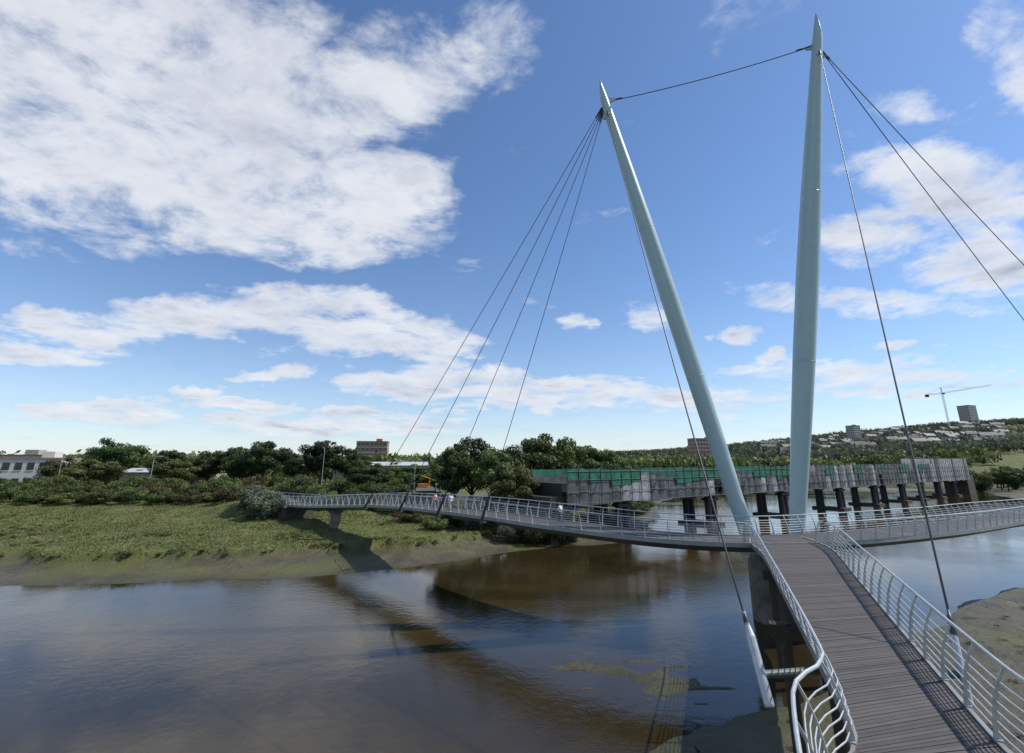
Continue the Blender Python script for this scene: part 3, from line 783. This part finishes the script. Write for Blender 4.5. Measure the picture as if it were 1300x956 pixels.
# flat-bed works truck
tk = MB()
tk.box((0,0,0.75), (5.6,2.0,0.25), 0, 3); tk.hexa([(1.5,-1,.9),(2.9,-1,.9),(2.9,1,.9),(1.5,1,.9),(1.5,-.95,2.5),(2.45,-.9,2.5),(2.45,.9,2.5),(1.5,.95,2.5)], 0)
tk.box((2.0,-1.0,2.0), (0.8,0.05,0.6), 0, 2); tk.box((2.72,0,2.0),(0.05,1.6,0.6),0,2)
tk.box((-0.8,0,1.0), (4.0,2.1,0.12), 0, 3)
for s_ in (-1,1): tk.box((-0.8,s_*1.05,1.35), (4.0,0.06,0.6), 0, 0)
tk.box((-1.4,0,1.9), (2.0,1.6,1.3), 0, 1); tk.tube([(-0.2,0,1.8),(0.2,0,3.6),(-1.8,0,4.2)], [.16,.13,.1], 8, 1)
for xx in (-1.9, 2.0):
    for s_ in (-1,1): tk.tube([(xx,s_*0.75,0.42),(xx,s_*1.02,0.42)], 0.43, 16, 3)
rz0 = hz(-18.5,108)
o = tk.obj('works_truck', ['render','orange','glass','rubber']); o.location = (-18.3,108.9,rz0+0.76); o.rotation_euler = (0,0,0.2)
rd = MB(); rd.hexa([(-40,100,2),(2,108,2),(2,116,2),(-40,108,2),(-40,101.5,rz0+.75),(2,109.5,rz0+.75),(2,115,rz0+.75),(-40,107,rz0+.75)], 0)
rd.obj('embankment_road', ['slate'])

# ------------------------------------------------------------------ people
def skinmat(n_, c): M[n_] = simple(n_, c, 0.7, 0, 0.1, 8, 0.05)
skinmat('skin', (0.50,0.30,0.21)); skinmat('hair', (0.05,0.03,0.02)); skinmat('jeans', (0.05,0.07,0.13)); skinmat('shorts', (0.25,0.2,0.14)); skinmat('shirt_red', (0.45,0.06,0.05)); skinmat('shirt_white', (0.7,0.7,0.68)); skinmat('shirt_blue', (0.06,0.15,0.35)); skinmat('jacket', (0.04,0.045,0.05))
def person(x, y, z, face, shirt, legs, stride=0.25, h=1.72):
    k = h/1.72
    J = {'pel':(0,0,.93,.13),'wst':(0,0.01,1.08,.125),'chs':(0,0.01,1.30,.15),'nk':(0,0.0,1.47,.06),'hd':(0,0.02,1.56,.085),'hd2':(0,0.02,1.66,.075)}
    E = [('pel','wst'),('wst','chs'),('chs','nk'),('nk','hd'),('hd','hd2')]
    for s_, nme in ((-1,'l'),(1,'r')):
        st = stride*s_
        J['hp'+nme] = (s_*.09,0,.88,.095); J['kn'+nme] = (s_*.10,st*.55+.03,.49,.06); J['an'+nme] = (s_*.10,st,.09,.042); J['to'+nme] = (s_*.11,st+.17,.035,.035)
        J['sh'+nme] = (s_*.18,0,1.40,.06); J['el'+nme] = (s_*.24,-st*.35,1.13,.042); J['wr'+nme] = (s_*.25,-st*.8+.10,.90,.028); J['ha'+nme] = (s_*.25,-st*.9+.13,.82,.034)
        E += [('pel','hp'+nme),('hp'+nme,'kn'+nme),('kn'+nme,'an'+nme),('an'+nme,'to'+nme),('chs','sh'+nme),('sh'+nme,'el'+nme),('el'+nme,'wr'+nme),('wr'+nme,'ha'+nme)]
        for fi in range(4):
            q = J['ha'+nme]; J['f%d'%fi+nme] = (q[0], q[1]+(-.03+fi*.02), q[2]-.085+abs(fi-1.5)*.008, .009); E.append(('ha'+nme,'f%d'%fi+nme))
        J['th'+nme] = (q[0]-s_*.02, q[1]+.05, q[2]-.02, .010); E.append(('ha'+nme,'th'+nme))
    J['nose'] = (0,.12,1.60,.014); E.append(('hd','nose'))
    keys = list(J); me = bpy.data.meshes.new('fig')
    me.from_pydata([(J[q][0]*k,J[q][1]*k,J[q][2]*k) for q in keys], [(keys.index(a),keys.index(b_)) for a,b_ in E], [])
    ob = bpy.data.objects.new('walking_person', me); COL.objects.link(ob)
    sk = ob.modifiers.new('s','SKIN')
    for i, q in enumerate(keys):
        me.skin_vertices[0].data[i].radius = (J[q][3]*k, J[q][3]*k)
    me.skin_vertices[0].data[0].use_root = True
    ob.modifiers.new('b','SUBSURF').levels = 2
    dg = bpy.context.evaluated_depsgraph_get(); m2 = bpy.data.meshes.new_from_object(ob.evaluated_get(dg))
    ob.modifiers.clear(); ob.data = m2
    m2.materials.clear()
    for q in ('skin','hair',shirt,legs,'dark'): m2.materials.append(M[q])
    for p in m2.polygons:
        c = p.center/k; p.use_smooth = True
        if c.z > 1.50: p.material_index = 1 if (c.z > 1.67 or (c.y < 0.0 and c.z > 1.53)) else 0
        elif c.z > 1.455: p.material_index = 0
        elif abs(c.x) > .2 and c.z < 1.12: p.material_index = 0
        elif c.z > 0.93: p.material_index = 2
        elif c.z > 0.10: p.material_index = 3
        else: p.material_index = 4
    ob.location = (x,y,z); ob.rotation_euler = (0,0,face)
pr_ = random.Random(4)
for j, (x, y, off, sh_, lg, fl) in enumerate([(-9.6,59.5,-.6,'shirt_white','jeans',0),(-8.6,58.3,.5,'shirt_red','jeans',0),(-7.2,56.6,-.2,'shirt_blue','shorts',1),(-6.2,55.2,.6,'shirt_white','shorts',1),(-13,63.5,.2,'jacket','jeans',0),(4.0,43.6,-.4,'shirt_white','jeans',1),(-25,75.5,0,'jacket','jeans',0)]):
    i = nearest(cl, x, y); p = cl[i]+nn[i]*off; d = cl[i+1]-cl[i]
    a = math.atan2(d.y, d.x)-math.pi/2+(math.pi if fl else 0)
    person(p.x, p.y, p.z+0.005, a, sh_, lg, pr_.uniform(.2,.3), pr_.uniform(1.62,1.8))

# ------------------------------------------------------------------ sky / light
SUN_AZ, SUN_EL = math.radians(84), math.radians(50)
w = bpy.data.worlds.new('World'); scene.world = w; w.use_nodes = True
nt = w.node_tree; nt.nodes.clear(); LK = nt.links.new
sky = N(nt, 'ShaderNodeTexSky', sky_type='NISHITA'); sky.sun_disc = False; sky.sun_elevation = SUN_EL; sky.sun_rotation = SUN_AZ
sky.air_density = 1.0; sky.dust_density = 0.3; sky.ozone_density = 3.0
bg = N(nt, 'ShaderNodeBackground'); bg.inputs['Strength'].default_value = 0.13
tint = N(nt, 'ShaderNodeMixRGB', blend_type='MULTIPLY'); tint.inputs[0].default_value = 1.0; tint.inputs[2].default_value = (0.86,1.0,1.15,1)
LK(sky.outputs[0], tint.inputs[1]); LK(tint.outputs[0], bg.inputs[0])
tc = N(nt, 'ShaderNodeTexCoord'); sp = N(nt, 'ShaderNodeSeparateXYZ'); LK(tc.outputs['Generated'], sp.inputs[0])
def MATH(op, a, b=None, c=None, clamp=False):
    n_ = N(nt, 'ShaderNodeMath', operation=op); n_.use_clamp = clamp
    for i_, q in enumerate((a, b, c)):
        if q is None: continue
        if isinstance(q, (int, float)): n_.inputs[i_].default_value = q
        else: LK(q, n_.inputs[i_])
    return n_.outputs[0]
# clouds: each entry is (x/y, z/y) of a sky direction, half-widths, density
ya = MATH('MAXIMUM', MATH('ABSOLUTE', sp.outputs['Y']), 0.06)
av = MATH('DIVIDE', sp.outputs['X'], ya); ev = MATH('DIVIDE', sp.outputs['Z'], ya)
e2 = MATH('ADD', MATH('MAXIMUM', ev, 0.0), 0.22)
cv = N(nt, 'ShaderNodeCombineXYZ'); LK(MATH('DIVIDE', av, e2), cv.inputs[0]); LK(MATH('DIVIDE', 1.4, e2), cv.inputs[1])
pv_ = N(nt, 'ShaderNodeCombineXYZ'); LK(av, pv_.inputs[0]); LK(ev, pv_.inputs[1])
nz1 = noise_tex(nt, 3.2, 8, 0.66, cv.outputs[0], 0.25)
nz2 = noise_tex(nt, 6.0, 4, 0.65, pv_.outputs[0], 0.0)
nz3 = noise_tex(nt, 2.6, 5, 0.62, cv.outputs[0], 0.0)
clouds = [(-1.21,1.049,0.45,0.379,1.00),(-0.91,0.797,0.47,0.295,1.00),(-0.61,0.697,0.34,0.239,1.00),(-0.34,0.622,0.21,0.158,0.95),(-0.40,0.878,0.22,0.188,0.75),(-0.68,1.074,0.25,0.178,0.50),(-0.06,1.074,0.14,0.115,0.40),(-0.28,0.974,0.22,0.171,0.50),(-0.36,0.489,0.18,0.056,0.70),(-1.02,0.591,0.26,0.083,0.60),
 (-0.97,0.291,0.19,0.047,0.80),(-0.72,0.318,0.21,0.062,0.90),(-0.47,0.336,0.19,0.066,1.00),(-0.31,0.273,0.22,0.057,0.85),(-0.15,0.228,0.10,0.063,0.60),(-0.52,0.190,0.10,0.021,0.80),(-.15,.162,.24,.042,.95),(-.66,.151,.08,.015,.75),(-.86,.109,.20,.028,.95),(-.36,.084,.30,.034,.95),(-.58,.122,.16,.020,.85),
 (.08,.142,.28,.036,.8),(.35,.129,.25,.032,.7),(-1.04,.228,.22,.030,.7),(1.05,.643,.24,.106,.9),(.83,.509,.14,.08,.7),(1.08,.45,.24,.09,.8),(.82,.354,.31,.037,.5),(1.31,1.048,.10,.2,.5),(.49,.274,.06,.025,.8),(.57,.216,.05,.017,.75),(.13,.303,.04,.021,.6),(.30,.332,.07,.04,.5),(.84,.253,.08,.014,.6),(.98,.878,.09,.056,.4),(.79,.176,.33,.05,.65)]
acc = None
wrp = N(nt, 'ShaderNodeVectorMath', operation='MULTIPLY_ADD'); LK(nz2.outputs['Color'], wrp.inputs[0]); wrp.inputs[1].default_value = (0.20,0.10,0); LK(pv_.outputs[0], wrp.inputs[2])
for (a_, e_, ra_, re_, wgt) in clouds:
    s_ = N(nt, 'ShaderNodeVectorMath', operation='MULTIPLY_ADD'); LK(wrp.outputs[0], s_.inputs[0]); s_.inputs[1].default_value = (1/ra_/1.15, 1/re_/1.15, 0); s_.inputs[2].default_value = (-(a_+.10)/ra_/1.15, -(e_+.05)/re_/1.15, 0)
    dt = N(nt, 'ShaderNodeVectorMath', operation='DOT_PRODUCT'); LK(s_.outputs[0], dt.inputs[0]); LK(s_.outputs[0], dt.inputs[1])
    v1 = MATH('MULTIPLY_ADD', dt.outputs['Value'], -wgt, wgt)
    acc = v1 if acc is None else MATH('MAXIMUM', acc, v1)
acc = MATH('MINIMUM', MATH('MAXIMUM', acc, -0.2), 0.72)
dens = MATH('ADD', acc, MATH('MULTIPLY', MATH('SUBTRACT', nz1.outputs['Fac'], 0.5), 2.7))
mrd = N(nt, 'ShaderNodeMapRange'); mrd.interpolation_type = 'SMOOTHSTEP'; mrd.inputs['From Min'].default_value = 0.0; mrd.inputs['From Max'].default_value = 0.82; LK(dens, mrd.inputs['Value'])
# thin haze towards the horizon
hzf = MATH('POWER', 2.718, MATH('MULTIPLY', MATH('MAXIMUM', sp.outputs['Z'], 0.0), -9.0))
cov = MATH('MAXIMUM', MATH('MULTIPLY', mrd.outputs[0], 0.93), MATH('MULTIPLY', hzf, 0.6))
shd = MATH('MULTIPLY_ADD', nz3.outputs['Fac'], 0.85, MATH('MULTIPLY', dens, 0.26))
cc = ramp(nt, shd, [(0.40, (0.92,0.94,0.97)), (0.95, (0.36,0.40,0.51)), (0.64, (0.76,0.79,0.86))])
bg2 = N(nt, 'ShaderNodeBackground'); LK(cc.outputs[0], bg2.inputs[0]); bg2.inputs['Strength'].default_value = 1.0
ms = N(nt, 'ShaderNodeMixShader'); LK(cov, ms.inputs[0]); LK(bg.outputs[0], ms.inputs[1]); LK(bg2.outputs[0], ms.inputs[2])
wo = N(nt, 'ShaderNodeOutputWorld'); LK(ms.outputs[0], wo.inputs[0])

sl = bpy.data.lights.new('sun', 'SUN'); sl.energy = 4.6; sl.angle = math.radians(0.5); sl.color = (1, 0.955, 0.88)
so = bpy.data.objects.new('sun', sl); COL.objects.link(so)
sv = Vector((math.sin(SUN_AZ)*math.cos(SUN_EL), math.cos(SUN_AZ)*math.cos(SUN_EL), math.sin(SUN_EL)))
so.rotation_euler = sv.to_track_quat('Z','Y').to_euler(); so.location = (60,-20,80)

cam = bpy.data.cameras.new('camera'); co_ = bpy.data.objects.new('camera', cam); COL.objects.link(co_)
cam.sensor_width = 36; cam.lens = 16.615; cam.shift_y = -0.0346; cam.clip_end = 12000; cam.clip_start = 0.1
co_.location = (0,0,12); co_.rotation_euler = (math.radians(104.49), 0, 0)
scene.camera = co_
